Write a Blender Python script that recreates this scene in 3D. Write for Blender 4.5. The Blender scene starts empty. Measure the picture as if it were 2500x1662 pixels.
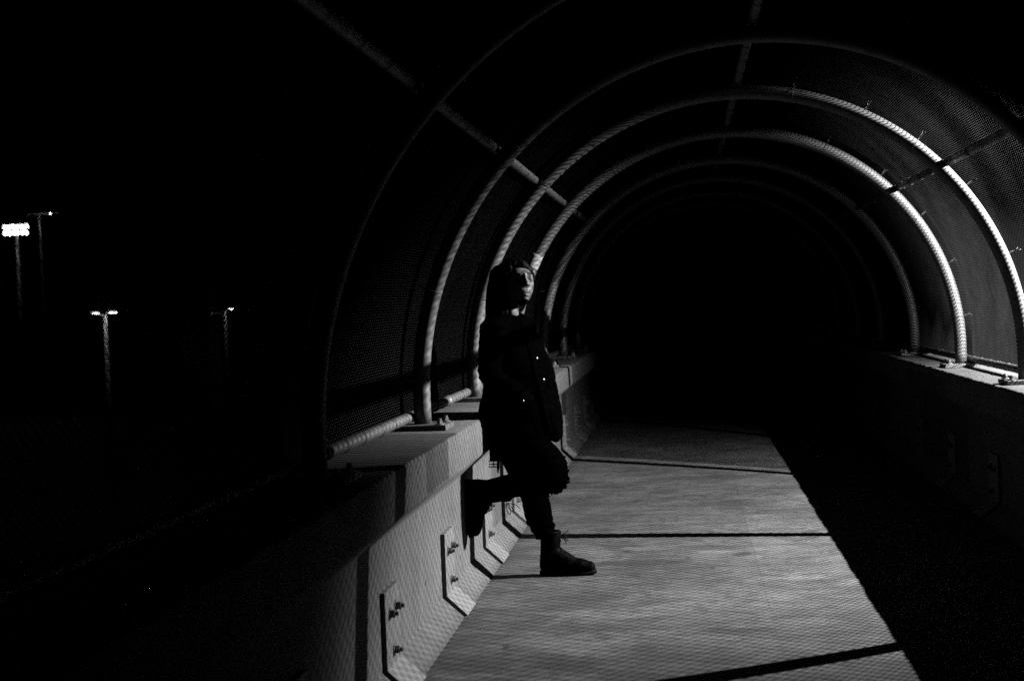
import bpy, bmesh, math, random
import numpy as np
from mathutils import Vector, Matrix, noise
from mathutils.bvhtree import BVHTree

random.seed(7)
scn = bpy.context.scene
C = scn.collection
rad = math.radians

# ------------------------------------------------------------------ camera
YAW, PITCH, ROLL = 0.1211, 0.025, -0.0399
cam = bpy.data.cameras.new("camera")
camo = bpy.data.objects.new("camera", cam)
C.objects.link(camo)
cy, sy, cp, sp = math.cos(YAW), math.sin(YAW), math.cos(PITCH), math.sin(PITCH)
fwd = Vector((-sy * cp, cy * cp, -sp))
rgt = Vector((cy, sy, 0))
upv = rgt.cross(fwd)
r2 = rgt * math.cos(ROLL) + upv * math.sin(ROLL)
u2 = -rgt * math.sin(ROLL) + upv * math.cos(ROLL)
M = Matrix((r2, u2, -fwd)).transposed().to_4x4()
M.translation = (0, 0, 1.5)
camo.matrix_world = M
cam.sensor_width = 36
cam.lens = 50.0
cam.clip_start = 0.05
cam.clip_end = 2000
cam.dof.use_dof = True
cam.dof.focus_distance = 7.7
cam.dof.aperture_fstop = 4.0
scn.camera = camo

# ------------------------------------------------------------------ night sky
w = bpy.data.worlds.new("World")
scn.world = w
w.use_nodes = True
bg = w.node_tree.nodes["Background"]
bg.inputs[0].default_value = (1, 1, 1, 1)
bg.inputs[1].default_value = 0.00012

scn.view_settings.view_transform = 'Standard'
scn.view_settings.look = 'None'
scn.view_settings.exposure = 0
scn.view_settings.gamma = 1
scn.cycles.diffuse_bounces = 1
scn.cycles.use_denoising = False
scn.cycles.sample_clamp_indirect = 1
scn.cycles.glossy_bounces = 1
scn.cycles.sample_clamp_direct = 30

# ------------------------------------------------------------------ the lamp that lights the bridge
LAMP = Vector((4.58, 8.60, 3.37))
AIM = LAMP + 5 * Vector((-0.7749, 0.1932, -0.6018))
sl = bpy.data.lights.new("lamp_light", 'SPOT')
sl.energy = 18500
sl.spot_size = rad(98)
sl.spot_blend = 0.82
sl.shadow_soft_size = 0.0145
slo = bpy.data.objects.new("lamp_light", sl)
C.objects.link(slo)
slo.location = LAMP
slo.rotation_euler = (AIM - LAMP).to_track_quat('-Z', 'Y').to_euler()

# ------------------------------------------------------------------ helpers
def mesh(name, verts, faces, smooth=True):
    me = bpy.data.meshes.new(name)
    me.from_pydata([tuple(v) for v in verts], [], faces)
    if smooth:
        me.polygons.foreach_set('use_smooth', [True] * len(me.polygons))
    me.update()
    return me

def obj(name, me, mat=None, parent=None, loc=None):
    o = bpy.data.objects.new(name, me)
    C.objects.link(o)
    if mat is not None and me is not None and not me.materials:
        me.materials.append(mat)
    if parent is not None:
        o.parent = parent
    if loc is not None:
        o.location = loc
    return o

def tag(o, label=None, cat=None, group=None, kind=None):
    if label: o['label'] = label
    if cat: o['category'] = cat
    if group: o['group'] = group
    if kind: o['kind'] = kind
    return o

class MB:
    """collects shapes into one mesh"""
    def __init__(s): s.v, s.f = [], []
    def add(s, vs, fs):
        n = len(s.v)
        s.v += [Vector(v) for v in vs]
        s.f += [tuple(i + n for i in f) for f in fs]
        return s
    def box(s, c, d, rot=None, bev=0.0):
        bm = bmesh.new()
        bmesh.ops.create_cube(bm, size=1)
        for v in bm.verts: v.co = Vector((v.co.x * d[0], v.co.y * d[1], v.co.z * d[2]))
        if bev: bmesh.ops.bevel(bm, geom=bm.edges[:], offset=bev, segments=2, affect='EDGES', profile=.6)
        m = (rot.to_4x4() if rot is not None else Matrix.Identity(4))
        m = Matrix.Translation(c) @ m
        bm.verts.index_update()
        s.add([m @ v.co for v in bm.verts], [[v.index for v in f.verts] for f in bm.faces])
        bm.free(); return s
    def tube(s, path, r, n=12, caps=True, closed=False, scale=(1, 1), ref=None, round_ends=False):
        path = [Vector(p) for p in path]
        rr = list(r) if hasattr(r, '__len__') else [r] * len(path)
        if round_ends:
            a, b = path[0], path[-1]
            da, db = (path[0] - path[1]).normalized(), (path[-1] - path[-2]).normalized()
            pa, ra, pb, rb = [], [], [], []
            for k in (0.05, .35, .65, .88):
                ang = k * math.pi / 2
                pa.append(a + da * rr[0] * math.cos(ang)); ra.append(rr[0] * math.sin(ang))
                pb.insert(0, b + db * rr[-1] * math.cos(ang)); rb.insert(0, rr[-1] * math.sin(ang))
            path, rr = pa + path + pb, ra + rr + rb
        N = len(path)
        vs, fs = [], []
        prev = None
        for i, p in enumerate(path):
            if closed: t = (path[(i + 1) % N] - path[i - 1])
            else: t = path[min(i + 1, N - 1)] - path[max(i - 1, 0)]
            t.normalize()
            if prev is None:
                u = Vector(ref) if ref is not None else (Vector((0, 0, 1)) if abs(t.z) < .9 else Vector((0, 1, 0)))
            else: u = prev
            u = (u - t * u.dot(t)).normalized()
            prev = u
            x = t.cross(u)
            for k in range(n):
                a = 2 * math.pi * k / n
                vs.append(p + u * (rr[i] * math.cos(a) * scale[0]) + x * (rr[i] * math.sin(a) * scale[1]))
        M_ = N if closed else N - 1
        for i in range(M_):
            j = (i + 1) % N
            for k in range(n):
                fs.append((i * n + k, i * n + (k + 1) % n, j * n + (k + 1) % n, j * n + k))
        if caps and not closed:
            fs.append(tuple(range(n - 1, -1, -1)))
            fs.append(tuple((N - 1) * n + k for k in range(n)))
        return s.add(vs, fs)
    def ell(s, c, r, rot=None, n=24, m=16):
        c = Vector(c); vs, fs = [], []
        for i in range(m + 1):
            th = math.pi * (i + .001) / (m + .002)
            for k in range(n):
                a = 2 * math.pi * k / n
                p = Vector((r[0] * math.sin(th) * math.cos(a), r[1] * math.sin(th) * math.sin(a), r[2] * math.cos(th)))
                vs.append(c + (rot @ p if rot is not None else p))
        for i in range(m):
            for k in range(n):
                fs.append((i * n + k, (i + 1) * n + k, (i + 1) * n + (k + 1) % n, i * n + (k + 1) % n))
        fs.append(tuple(range(n)))
        fs.append(tuple(m * n + k for k in range(n - 1, -1, -1)))
        return s.add(vs, fs)
    def loft(s, rings, n=40):
        """rings of points (each a list of n Vectors), capped"""
        vs, fs = [], []
        n = len(rings[0])
        for r in rings: vs += r
        for i in range(len(rings) - 1):
            for k in range(n):
                fs.append((i * n + k, i * n + (k + 1) % n, (i + 1) * n + (k + 1) % n, (i + 1) * n + k))
        fs.append(tuple(range(n - 1, -1, -1)))
        fs.append(tuple((len(rings) - 1) * n + k for k in range(n)))
        return s.add(vs, fs)
    def prism(s, pts, y0, y1):
        """polygon in XZ extruded along Y"""
        n = len(pts)
        vs = [(p[0], y0, p[1]) for p in pts] + [(p[0], y1, p[1]) for p in pts]
        fs = [(k, (k + 1) % n, n + (k + 1) % n, n + k) for k in range(n)]
        fs += [tuple(range(n - 1, -1, -1)), tuple(range(n, 2 * n))]
        return s.add(vs, fs)
    def mesh(s, name, smooth=True):
        me = mesh(name, s.v, s.f, smooth)
        bm = bmesh.new(); bm.from_mesh(me)
        bmesh.ops.recalc_face_normals(bm, faces=bm.faces[:])
        bm.to_mesh(me); bm.free()
        return me
    def build(s, name, mat, parent=None, smooth=True, sharp=None):
        me = s.mesh(name, smooth)
        if sharp is not None: me.set_sharp_from_angle(angle=rad(sharp))
        return obj(name, me, mat, parent)

def remesh(mb, name, voxel, smooth_it=4, fac=.5):
    """one continuous surface out of overlapping closed shapes"""
    me = mb.mesh(name + '_src')
    o = bpy.data.objects.new('tmp', me); C.objects.link(o)
    m = o.modifiers.new('r', 'REMESH'); m.mode = 'VOXEL'; m.voxel_size = voxel
    m2 = o.modifiers.new('s', 'SMOOTH'); m2.iterations = smooth_it; m2.factor = fac
    dg = bpy.context.evaluated_depsgraph_get(); dg.update()
    out = bpy.data.meshes.new_from_object(o.evaluated_get(dg))
    out.name = name
    bpy.data.objects.remove(o); bpy.data.meshes.remove(me)
    out.polygons.foreach_set('use_smooth', [True] * len(out.polygons))
    return out

def displace(me, fn):
    """moves every vertex along its normal by fn(co)"""
    ns = [v.normal.copy() for v in me.vertices]
    for v, n_ in zip(me.vertices, ns):
        v.co += n_ * fn(v.co)
    me.update()

# ------------------------------------------------------------------ materials
class NT:
    def __init__(s, name):
        s.m = bpy.data.materials.new(name); s.m.use_nodes = True
        s.t = s.m.node_tree; s.b = s.t.nodes['Principled BSDF']
        s.co = None
    def n(s, t, **kw):
        x = s.t.nodes.new(t)
        for k, v in kw.items(): setattr(x, k, v)
        return x
    def l(s, a, b): s.t.links.new(a, b)
    def coord(s):
        if s.co is None: s.co = s.n('ShaderNodeTexCoord').outputs['Object']
        return s.co
    def val(s, sock, v):
        if hasattr(v, 'links') or isinstance(v, bpy.types.NodeSocket): s.l(v, sock)
        else: sock.default_value = v
    def math(s, op, a, b=0.0, c=None, clamp=False):
        x = s.n('ShaderNodeMath', operation=op, use_clamp=clamp)
        s.val(x.inputs[0], a); s.val(x.inputs[1], b)
        if c is not None: s.val(x.inputs[2], c)
        return x.outputs[0]
    def noise(s, scale, detail=6, rough=.55, stretch=(1, 1, 1), dist=0.0):
        mp = s.n('ShaderNodeMapping'); mp.inputs['Scale'].default_value = stretch
        s.l(s.coord(), mp.inputs['Vector'])
        x = s.n('ShaderNodeTexNoise')
        s.l(mp.outputs[0], x.inputs['Vector'])
        x.inputs['Scale'].default_value = scale; x.inputs['Detail'].default_value = detail
        x.inputs['Roughness'].default_value = rough; x.inputs['Distortion'].default_value = dist
        return x.outputs['Fac']
    def ramp(s, v, lo, hi, a, b):
        x = s.n('ShaderNodeMapRange'); x.clamp = True
        s.val(x.inputs[0], v)
        x.inputs[1].default_value = lo; x.inputs[2].default_value = hi
        x.inputs[3].default_value = a; x.inputs[4].default_value = b
        return x.outputs[0]
    def xyz(s):
        x = s.n('ShaderNodeSeparateXYZ'); s.l(s.coord(), x.inputs[0])
        return x.outputs
    def grey(s, v):
        c = s.n('ShaderNodeCombineColor')
        for i in range(3): s.val(c.inputs[i], v)
        s.l(c.outputs[0], s.b.inputs['Base Color'])
    def bump(s, v, strength=.3, dist=.01):
        x = s.n('ShaderNodeBump'); x.inputs['Strength'].default_value = strength; x.inputs['Distance'].default_value = dist
        s.l(v, x.inputs['Height']); s.l(x.outputs[0], s.b.inputs['Normal'])
    def rough(s, v): s.val(s.b.inputs['Roughness'], v)

def box_mask(t, u, v, u0, u1, v0, v1, soft=.004):
    a = t.ramp(u, u0 - soft, u0 + soft, 0, 1); b = t.ramp(u, u1 - soft, u1 + soft, 1, 0)
    c = t.ramp(v, v0 - soft, v0 + soft, 0, 1); d = t.ramp(v, v1 - soft, v1 + soft, 1, 0)
    return t.math('MULTIPLY', t.math('MULTIPLY', a, b), t.math('MULTIPLY', c, d))

def mat_deck():
    t = NT('deck_concrete'); X, Y, Z = t.xyz()
    v = t.ramp(t.noise(1.1, 8, .62), .32, .68, .022, .050)
    streak = t.ramp(t.noise(1.0, 9, .68, (1.3, 4.6, 1), 1.1), .34, .68, .5, 1.22)
    fine = t.math('MULTIPLY', t.ramp(t.noise(55, 4, .7), .25, .75, .68, 1.28), t.ramp(t.noise(24, 3, .7), .66, .72, 1, .6))
    brush = t.ramp(t.noise(3, 6, .7, (1.6, 1, 1), .8), .3, .7, .84, 1.14)
    blot = t.math('MULTIPLY', t.ramp(t.noise(2.2, 9, .75, (1, 1.7, 1), 1.6), .47, .57, 1, .48), t.ramp(t.noise(6, 8, .75, (1, 1.5, 1), 1.0), .51, .60, 1, .55))
    v = t.math('MULTIPLY', t.math('MULTIPLY', t.math('MULTIPLY', v, streak), t.math('MULTIPLY', fine, brush)), blot)
    wob = t.math('MULTIPLY', t.math('SUBTRACT', t.noise(5, 5, .6), .5), .16)
    xw = t.math('ADD', X, wob); yw = t.math('ADD', Y, t.math('MULTIPLY', wob, 1.6))
    half = t.ramp(t.math('ADD', X, t.math('MULTIPLY', wob, .06)), .354, .36, 1, 1.13)
    v = t.math('MULTIPLY', v, half)
    # cold joints: along the middle and across each half
    for (c, w_) in ((.357, .0035),):
        d = t.math('ABSOLUTE', t.math('SUBTRACT', t.math('ADD', X, t.math('MULTIPLY', wob, .06)), c))
        v = t.math('MULTIPLY', v, t.ramp(d, w_, w_ * 2.2, .8, 1))
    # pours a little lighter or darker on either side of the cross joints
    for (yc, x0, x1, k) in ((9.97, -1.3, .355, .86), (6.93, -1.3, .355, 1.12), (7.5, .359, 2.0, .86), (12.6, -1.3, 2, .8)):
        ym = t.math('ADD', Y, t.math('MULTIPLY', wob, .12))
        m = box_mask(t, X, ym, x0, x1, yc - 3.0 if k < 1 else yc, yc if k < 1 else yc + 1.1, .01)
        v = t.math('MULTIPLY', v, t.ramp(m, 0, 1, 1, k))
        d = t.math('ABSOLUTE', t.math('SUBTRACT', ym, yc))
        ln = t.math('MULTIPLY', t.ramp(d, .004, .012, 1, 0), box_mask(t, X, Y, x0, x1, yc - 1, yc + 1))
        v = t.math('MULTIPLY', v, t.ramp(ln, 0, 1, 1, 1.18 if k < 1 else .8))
    # stains and spills
    st = [(-.33, 8.12, .28, .10, .62), (-.05, 7.98, .34, .07, .75), (.18, 6.42, .17, .07, .55), (-.38, 8.51, .025, .03, .45), (.28, 8.33, .05, .05, .5),
          (-.03, 8.25, .02, .03, .5), (.09, 7.9, .02, .025, .5), (-.83, 6.16, .018, .05, .35), (-.41, 10.61, .03, .06, .5), (.02, 10.72, .3, .16, .8),
          (.25, 10.4, .22, .16, .78), (-.75, 5.9, .4, .16, .68), (-.1, 5.9, .3, .3, .78), (-.5, 6.5, .4, .1, .75), (.55, 7.0, .25, .05, .75), (.1, 11.9, .5, .15, .7)]
    for (cx, cy_, rx, ry, k) in st:
        ux = t.math('DIVIDE', t.math('SUBTRACT', xw, cx), rx); uy = t.math('DIVIDE', t.math('SUBTRACT', yw, cy_), ry)
        d = t.math('ADD', t.math('MULTIPLY', ux, ux), t.math('MULTIPLY', uy, uy))
        v = t.math('MULTIPLY', v, t.ramp(d, .7, 1.15, k ** 1.7, 1))
    # grit gathered in the corner by the barriers
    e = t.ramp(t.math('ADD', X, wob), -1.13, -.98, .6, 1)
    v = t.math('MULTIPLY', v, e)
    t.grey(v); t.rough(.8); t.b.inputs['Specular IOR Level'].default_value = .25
    h = t.math('ADD', t.noise(70, 5, .7), t.math('MULTIPLY', t.noise(1, 3, .6, (6, 130, 1)), .6))
    t.bump(h, .35, .004)
    return t.m

def mat_barrier(patches):
    t = NT('barrier_concrete'); X, Y, Z = t.xyz()
    v = t.ramp(t.noise(2.2, 8, .6), .3, .7, .031, .042)
    v = t.math('MULTIPLY', v, t.ramp(t.noise(60, 4, .7), .25, .75, .78, 1.18))
    v = t.math('MULTIPLY', v, t.math('MULTIPLY', t.ramp(t.noise(1, 5, .65, (9, 7, 1.1), .3), .38, .75, 1.06, .74), t.ramp(t.noise(5, 8, .7, (1, 1, 1), .8), .54, .64, 1, .8)))
    wob = t.math('MULTIPLY', t.math('SUBTRACT', t.noise(16, 5, .65), .5), .07)
    yw = t.math('ADD', Y, t.math('MULTIPLY', wob, .25)); zw = t.math('ADD', Z, wob)
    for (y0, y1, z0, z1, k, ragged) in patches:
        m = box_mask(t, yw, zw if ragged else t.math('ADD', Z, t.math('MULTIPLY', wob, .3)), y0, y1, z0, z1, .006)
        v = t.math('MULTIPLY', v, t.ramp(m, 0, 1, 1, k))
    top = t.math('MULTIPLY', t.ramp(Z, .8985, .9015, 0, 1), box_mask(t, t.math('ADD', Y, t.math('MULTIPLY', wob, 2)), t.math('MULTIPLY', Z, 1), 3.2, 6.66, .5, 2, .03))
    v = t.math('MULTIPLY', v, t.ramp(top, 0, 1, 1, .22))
    # pits and chips, denser low down where the tyres of mowers and feet reach
    pit = t.ramp(t.noise(38, 3, .6), .64, .69, 0, 1)
    where = t.math('MULTIPLY', t.ramp(t.noise(3.5, 4, .6), .42, .58, 0, 1), t.ramp(Z, .05, .6, 1, .4))
    v = t.math('MULTIPLY', v, t.ramp(t.math('MULTIPLY', pit, where), 0, 1, 1, .45))
    hole = t.ramp(t.noise(17, 1, .5), .74, .76, 0, 1)
    v = t.math('MULTIPLY', v, t.ramp(hole, 0, 1, 1, .4))
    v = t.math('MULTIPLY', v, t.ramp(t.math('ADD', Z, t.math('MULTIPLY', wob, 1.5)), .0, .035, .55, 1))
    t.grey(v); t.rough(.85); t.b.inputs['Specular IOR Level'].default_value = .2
    t.bump(t.math('SUBTRACT', t.noise(80, 5, .7), t.math('ADD', t.math('MULTIPLY', pit, where), hole)), .4, .004)
    return t.m

def mat_metal(name, base, rough=.5, metal=.35, var=.25, scale=30):
    t = NT(name)
    v = t.ramp(t.noise(scale, 5, .6), .3, .7, base * (1 - var), base * (1 + var))
    t.grey(v); t.rough(t.ramp(t.noise(scale * .6, 4, .6), .3, .7, rough * .85, min(1, rough * 1.2)))
    t.b.inputs['Metallic'].default_value = metal
    t.bump(t.noise(scale * 6, 4, .6), .12, .002)
    return t.m

def mat_cloth(name, base, rough=.9, weave=(700, 700, 700), spec=.2, sheen=0.0):
    t = NT(name)
    t.grey(t.ramp(t.noise(12, 6, .65), .3, .7, base * .65, base * 1.4)); t.rough(rough)
    t.b.inputs['Specular IOR Level'].default_value = spec
    t.b.inputs['Sheen Weight'].default_value = sheen
    t.bump(t.math('ADD', t.noise(1, 2, .5, weave), t.noise(45, 4, .6)), .25, .003)
    return t.m

def mat_plain(name, base, rough=.6, spec=.3, metal=0.0, scale=40, var=.2):
    t = NT(name); t.grey(t.ramp(t.noise(scale, 4, .6), .3, .7, base * (1 - var), base * (1 + var))); t.rough(rough)
    t.b.inputs['Specular IOR Level'].default_value = spec; t.b.inputs['Metallic'].default_value = metal
    return t.m

def mat_emit(name, strength):
    t = NT(name); t.b.inputs['Base Color'].default_value = (.8, .8, .8, 1)
    t.b.inputs['Emission Color'].default_value = (1, 1, 1, 1); t.b.inputs['Emission Strength'].default_value = strength
    return t.m

def mat_hair():
    t = NT('hair_dark')
    t.grey(.0007); t.rough(.5); t.b.inputs['Specular IOR Level'].default_value = .012
    t.bump(t.noise(1, 4, .6, (160, 160, 14)), .6, .004)
    return t.m

def mat_skin():
    t = NT('skin')
    t.grey(t.ramp(t.noise(60, 5, .6), .3, .7, .025, .035)); t.rough(.55)
    t.b.inputs['Specular IOR Level'].default_value = .14
    t.b.inputs['Subsurface Weight'].default_value = .08; t.b.inputs['Subsurface Radius'].default_value = (.01, .01, .01)
    t.bump(t.noise(400, 3, .6), .1, .001)
    return t.m

GALV = mat_metal('galvanised_pipe', .035, .55, .3)
WIRE = mat_metal('coated_wire', .0048, .45, .0, .25, 8)
WIRE.node_tree.nodes['Principled BSDF'].inputs['Specular IOR Level'].default_value = .02
TIEW = mat_metal('tie_wire', .012, .5, .3)
STEEL = mat_metal('painted_plate', .035, .7, .0, .18, 14)
BOLT = mat_metal('bolt_steel', .06, .5, .5)
TAPE = mat_plain('white_tape', .105, .6, .2, 0, 20, .06)
JACKET = mat_cloth('black_jacket_cloth', .00025, .8, (500, 500, 500), .0)
DENIM = mat_cloth('black_denim', .0002, .92, (900, 900, 300), .0)
LEATHER = mat_plain('black_leather', .0003, .6, .012, 0, 90, .4)
RUBBER = mat_plain('boot_sole_rubber', .0004, .8, .05)
LACE = mat_plain('boot_lace', .0006, .9, .05)
SKIN, HAIR = mat_skin(), mat_hair()
BUTTON = mat_plain('steel_button', .07, .3, .5, 1.0, 60, .1)
LAMPM = mat_metal('lamp_housing', .08, .6, .2)
FARPOLE = mat_metal('pole_paint', .4, .6, .1, .1, 2)

# ------------------------------------------------------------------ the setting
XC, ZC, R0 = .374, 1.068, 1.674          # hoop centre line
PIPE = .043
Y0, Y1 = -3.0, 34.0

t = NT('night_ground'); t.grey(t.ramp(t.noise(.05, 6, .6), .3, .7, .02, .05)); t.rough(.95)
tag(obj('ground', mesh('ground', [(-900, -200, -6.6), (900, -200, -6.6), (900, 1500, -6.6), (-900, 1500, -6.6)], [(0, 1, 2, 3)], False), t.m), kind='structure')

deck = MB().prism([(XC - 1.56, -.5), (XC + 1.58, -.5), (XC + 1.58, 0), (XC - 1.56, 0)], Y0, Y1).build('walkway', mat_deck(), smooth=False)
tag(deck, kind='structure')

def barrier(side, floor_w, wall_w, cap_w, patches, label):
    prof = [(floor_w, -.12), (floor_w, .0), (floor_w + .004, .006), (wall_w - .006, .090), (wall_w, .100), (wall_w, .35), (wall_w, .600), (wall_w - .005, .612),
            (cap_w + .006, .714), (cap_w, .724), (cap_w, .890), (cap_w + .003, .899), (cap_w + .012, .904), (cap_w + .2, .906), (cap_w + .50, .909), (cap_w + .52, .895), (cap_w + .52, -.7), (wall_w + .05, -.7)]
    step = .03
    ny = int((Y1 - Y0) / step)
    vs, fs = [], []
    n = len(prof)
    for j in range(ny + 1):
        y = Y0 + j * step
        for k, (w_, z) in enumerate(prof):
            d = Vector((w_, z * 1.0, y))
            dw = .0022 * noise.noise(Vector((y * 2.1, k * .31, side * 5))) + .0016 * noise.noise(Vector((y * 13, k * .9, side * 9)))
            dz = .0
            if 7 < k < 14:                       # the cast edge of the cap is worn and uneven
                e = .004 * noise.noise(Vector((y * 5.3, k * .4, 3 + side))) + .004 * abs(noise.noise(Vector((y * 21, k * .5, 7 + side))))
                dw += e; dz -= abs(e) * .6 if k > 9 else 0
            if k in (1, 2): dw = 0
            vs.append((XC + side * (w_ + dw), y, z + dz))
    for j in range(ny):
        for k in range(n):
            k2 = (k + 1) % n
            f = (j * n + k, (j + 1) * n + k, (j + 1) * n + k2, j * n + k2)
            fs.append(f if side > 0 else f[::-1])
    fs.append(tuple(range(n))); fs.append(tuple(ny * n + k for k in range(n)))
    me = mesh('concrete_barrier', vs, fs)
    bm = bmesh.new(); bm.from_mesh(me); bmesh.ops.recalc_face_normals(bm, faces=bm.faces[:]); bm.to_mesh(me); bm.free()
    me.set_sharp_from_angle(angle=rad(38))
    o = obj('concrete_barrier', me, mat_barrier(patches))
    return tag(o, label, 'barrier')

LW, LWALL, LCAP = 1.481, 1.584, 1.458
RW, RWALL, RCAP = 1.493, 1.610, 1.459
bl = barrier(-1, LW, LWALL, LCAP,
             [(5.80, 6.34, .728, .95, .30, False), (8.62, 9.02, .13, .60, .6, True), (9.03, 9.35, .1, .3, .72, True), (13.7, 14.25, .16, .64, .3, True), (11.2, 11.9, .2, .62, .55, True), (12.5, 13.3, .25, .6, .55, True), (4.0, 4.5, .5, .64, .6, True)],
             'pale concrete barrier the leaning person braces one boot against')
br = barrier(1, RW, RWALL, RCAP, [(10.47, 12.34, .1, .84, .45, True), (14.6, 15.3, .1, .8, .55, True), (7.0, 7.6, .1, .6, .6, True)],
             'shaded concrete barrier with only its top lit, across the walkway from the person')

# bent steel plates bolted over the foot of each barrier
def plate_mesh(side, floor_w, wall_w):
    th, L = .02, .27
    out = [(floor_w - .008, .004), (wall_w - .0, .098), (wall_w, .405)]
    a = [(wall_w + .003, .405), (wall_w + .003, .095), (floor_w + .004, .002)]
    b = [(floor_w - .016, .010), (wall_w - th, .103), (wall_w - th, .405)]
    pts = [(side * p[0], p[1]) for p in a + b]
    return MB().prism(pts, 0, L)

def bolt_mb(side):
    mb = MB(); d = Vector((-side, 0, 0))
    mb.tube([Vector((0, 0, 0)), d * .004], .024, 20)
    mb.tube([d * .004, d * .022], .0165, 6)
    mb.tube([d * .022, d * .036], .009, 10)
    return mb

for side, fw, ww, par, ys in ((-1, LW, LWALL, bl, [1.15, 2.56, 3.97, 5.375, 6.765, 8.145, 9.55, 10.95, 12.36, 13.77, 15.2, 16.6, 18.0, 19.4, 20.8]),
                              (1, RW, RWALL, br, [1.0, 2.42, 3.86, 5.3, 6.72, 8.1, 9.43, 10.9, 12.35, 13.8, 15.25, 16.7, 18.1, 19.5])):
    pm = plate_mesh(side, fw, ww).mesh('splice_plate', False); pm.materials.append(STEEL)
    bmm = bolt_mb(side).mesh('bolt', False); bmm.materials.append(BOLT)
    for i, y in enumerate(ys):
        p = obj('splice_plate', pm, None, par, (XC, y, 0))
        for (dy, z) in ((.075, .312), (.195, .318), (.14, .158)):
            b = obj('bolt', bmm, None, p, (side * (ww - .02), dy + random.uniform(-.006, .006), z + random.uniform(-.004, .004)))
            b.rotation_euler = (random.uniform(0, 1.0), 0, 0)

# ------------------------------------------------------------------ hoops of pipe
HY = [.72, 2.78, 4.84, 6.908, 8.847, 10.939, 13.13, 15.2, 17.27, 19.34, 21.4, 23.5]
HL = ['unlit pipe hoop overhead, just in front of the camera', 'unlit pipe hoop, second from the camera, black against the mesh',
      'faint grey pipe hoop whose left leg barely shows before the first lit one',
      'pipe hoop with its lit left leg standing on the bolted base plate before the person',
      'pipe hoop with the brightest, whitest right arm, passing behind the person\'s hair',
      'mesh-patterned bright pipe hoop with a band of white tape beside the face',
      'dim grey pipe hoop with fine mesh pattern, next beyond the taped one',
      'very faint pipe hoop, second beyond the taped one', 'almost black pipe hoop, third beyond the taped one', 'black pipe hoop in the dark, fourth beyond the taped one',
      'black pipe hoop in the dark, fifth beyond the taped one', 'black pipe hoop in the dark, farthest down the walkway']

def arc_path(R, zb, n=96):
    p = [(XC + R, 0, zb), (XC + R, 0, zb + (ZC - zb) * .5)]
    for k in range(n + 1):
        a = math.pi * k / n
        p.append((XC + R * math.cos(a), 0, ZC + R * math.sin(a)))
    p += [(XC - R, 0, zb + (ZC - zb) * .5), (XC - R, 0, zb)]
    return p

hoop_me = MB().tube(arc_path(R0, .93), PIPE, 24, ref=(0, 1, 0)).mesh('arch_pipe'); hoop_me.materials.append(GALV)
bpm = MB().box((0, 0, .0), (.27, .25, .026), bev=.003).mesh('base_plate', False); bpm.materials.append(GALV)
bm_ = MB()
bm_.tube([(0, 0, 0), (0, 0, .005)], .024, 18); bm_.tube([(0, 0, .005), (0, 0, .020)], .015, 6); bm_.tube([(0, 0, .020), (0, 0, .030)], .009, 10)
abolt = bm_.mesh('anchor_bolt', False); abolt.materials.append(BOLT)
# wire tie: a loop round the pipe with its two tails twisted on the mesh
def tie_mesh(name, r, gap, wire=.0017):
    mb = MB(); pts = []
    for k in range(19):
        a = rad(200) + rad(320) * (k - 9) / 18 - rad(20)
        pts.append(Vector((math.cos(a) * (r + .002), 0, math.sin(a) * (r + .002))))
    e0 = Vector((r * .45, .004, r + gap)); e1 = Vector((r * .1, -.006, r + gap + .008))
    mb.tube([Vector((e1.x, e1.y, e1.z + .012))] + [e1] + pts[::-1] + [e0] + [Vector((e0.x + .012, e0.y + .006, e0.z + .016))], wire, 6)
    me = mb.mesh(name); me.materials.append(TIEW); return me
tie_h = tie_mesh('wire_tie', PIPE, .05, .0013)
tie_p = tie_mesh('wire_tie', .025, .004)

def radial_rot(a):       # local z to the outward radial direction at angle a, local y stays along the bridge
    return Matrix(((math.sin(a), 0, math.cos(a)), (0, 1, 0), (-math.cos(a), 0, math.sin(a)))).to_euler()

for i, y in enumerate(HY):
    if i < 2: continue           # nothing of the two hoops nearest the camera can be made out in the dark
    root = obj('arch_hoop', None, None, None, ((-.026 if i == 4 else -.01 if i == 5 else 0), y, 0))
    tag(root, HL[i], 'pipe hoop', 'pipe hoops arching over the walkway')
    obj('arch_pipe', hoop_me, None, root)
    for s in (-1, 1):
        b = obj('base_plate', bpm, None, root, (XC + s * (R0 + .0), .0, .919))
        for dx, dy in ((-.1, -.09), (-.1, .09), (.1, -.09), (.1, .09)):
            q = obj('anchor_bolt', abolt, None, b, (dx * s, dy, .013)); q.rotation_euler = (0, 0, random.uniform(0, 1))
    for d in range(8, 180, 14):
        a = rad(d + random.uniform(-1.5, 1.5))
        q = obj('wire_tie', tie_h, None, root, (XC + R0 * math.cos(a), random.uniform(-.01, .01), ZC + R0 * math.sin(a)))
        # the loop lies across the pipe: turn it to the plane square to the hoop
        rm = Matrix(((math.sin(a), 0, math.cos(a)), (0, 1, 0), (-math.cos(a), 0, math.sin(a)))) @ Matrix.Rotation(rad(90), 3, 'Z')
        q.rotation_euler = rm.to_euler()
    if i == 5:
        a0, a1 = math.pi - .505, math.pi - .435
        pth = [(XC + R0 * math.cos(a0 + (a1 - a0) * k / 6), 0, ZC + R0 * math.sin(a0 + (a1 - a0) * k / 6)) for k in range(7)]
        tp = MB().tube(pth, PIPE + .0015, 24, ref=(0, 1, 0)).build('tape_band', TAPE, root)
        tag(tp, 'white tape band')

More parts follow.
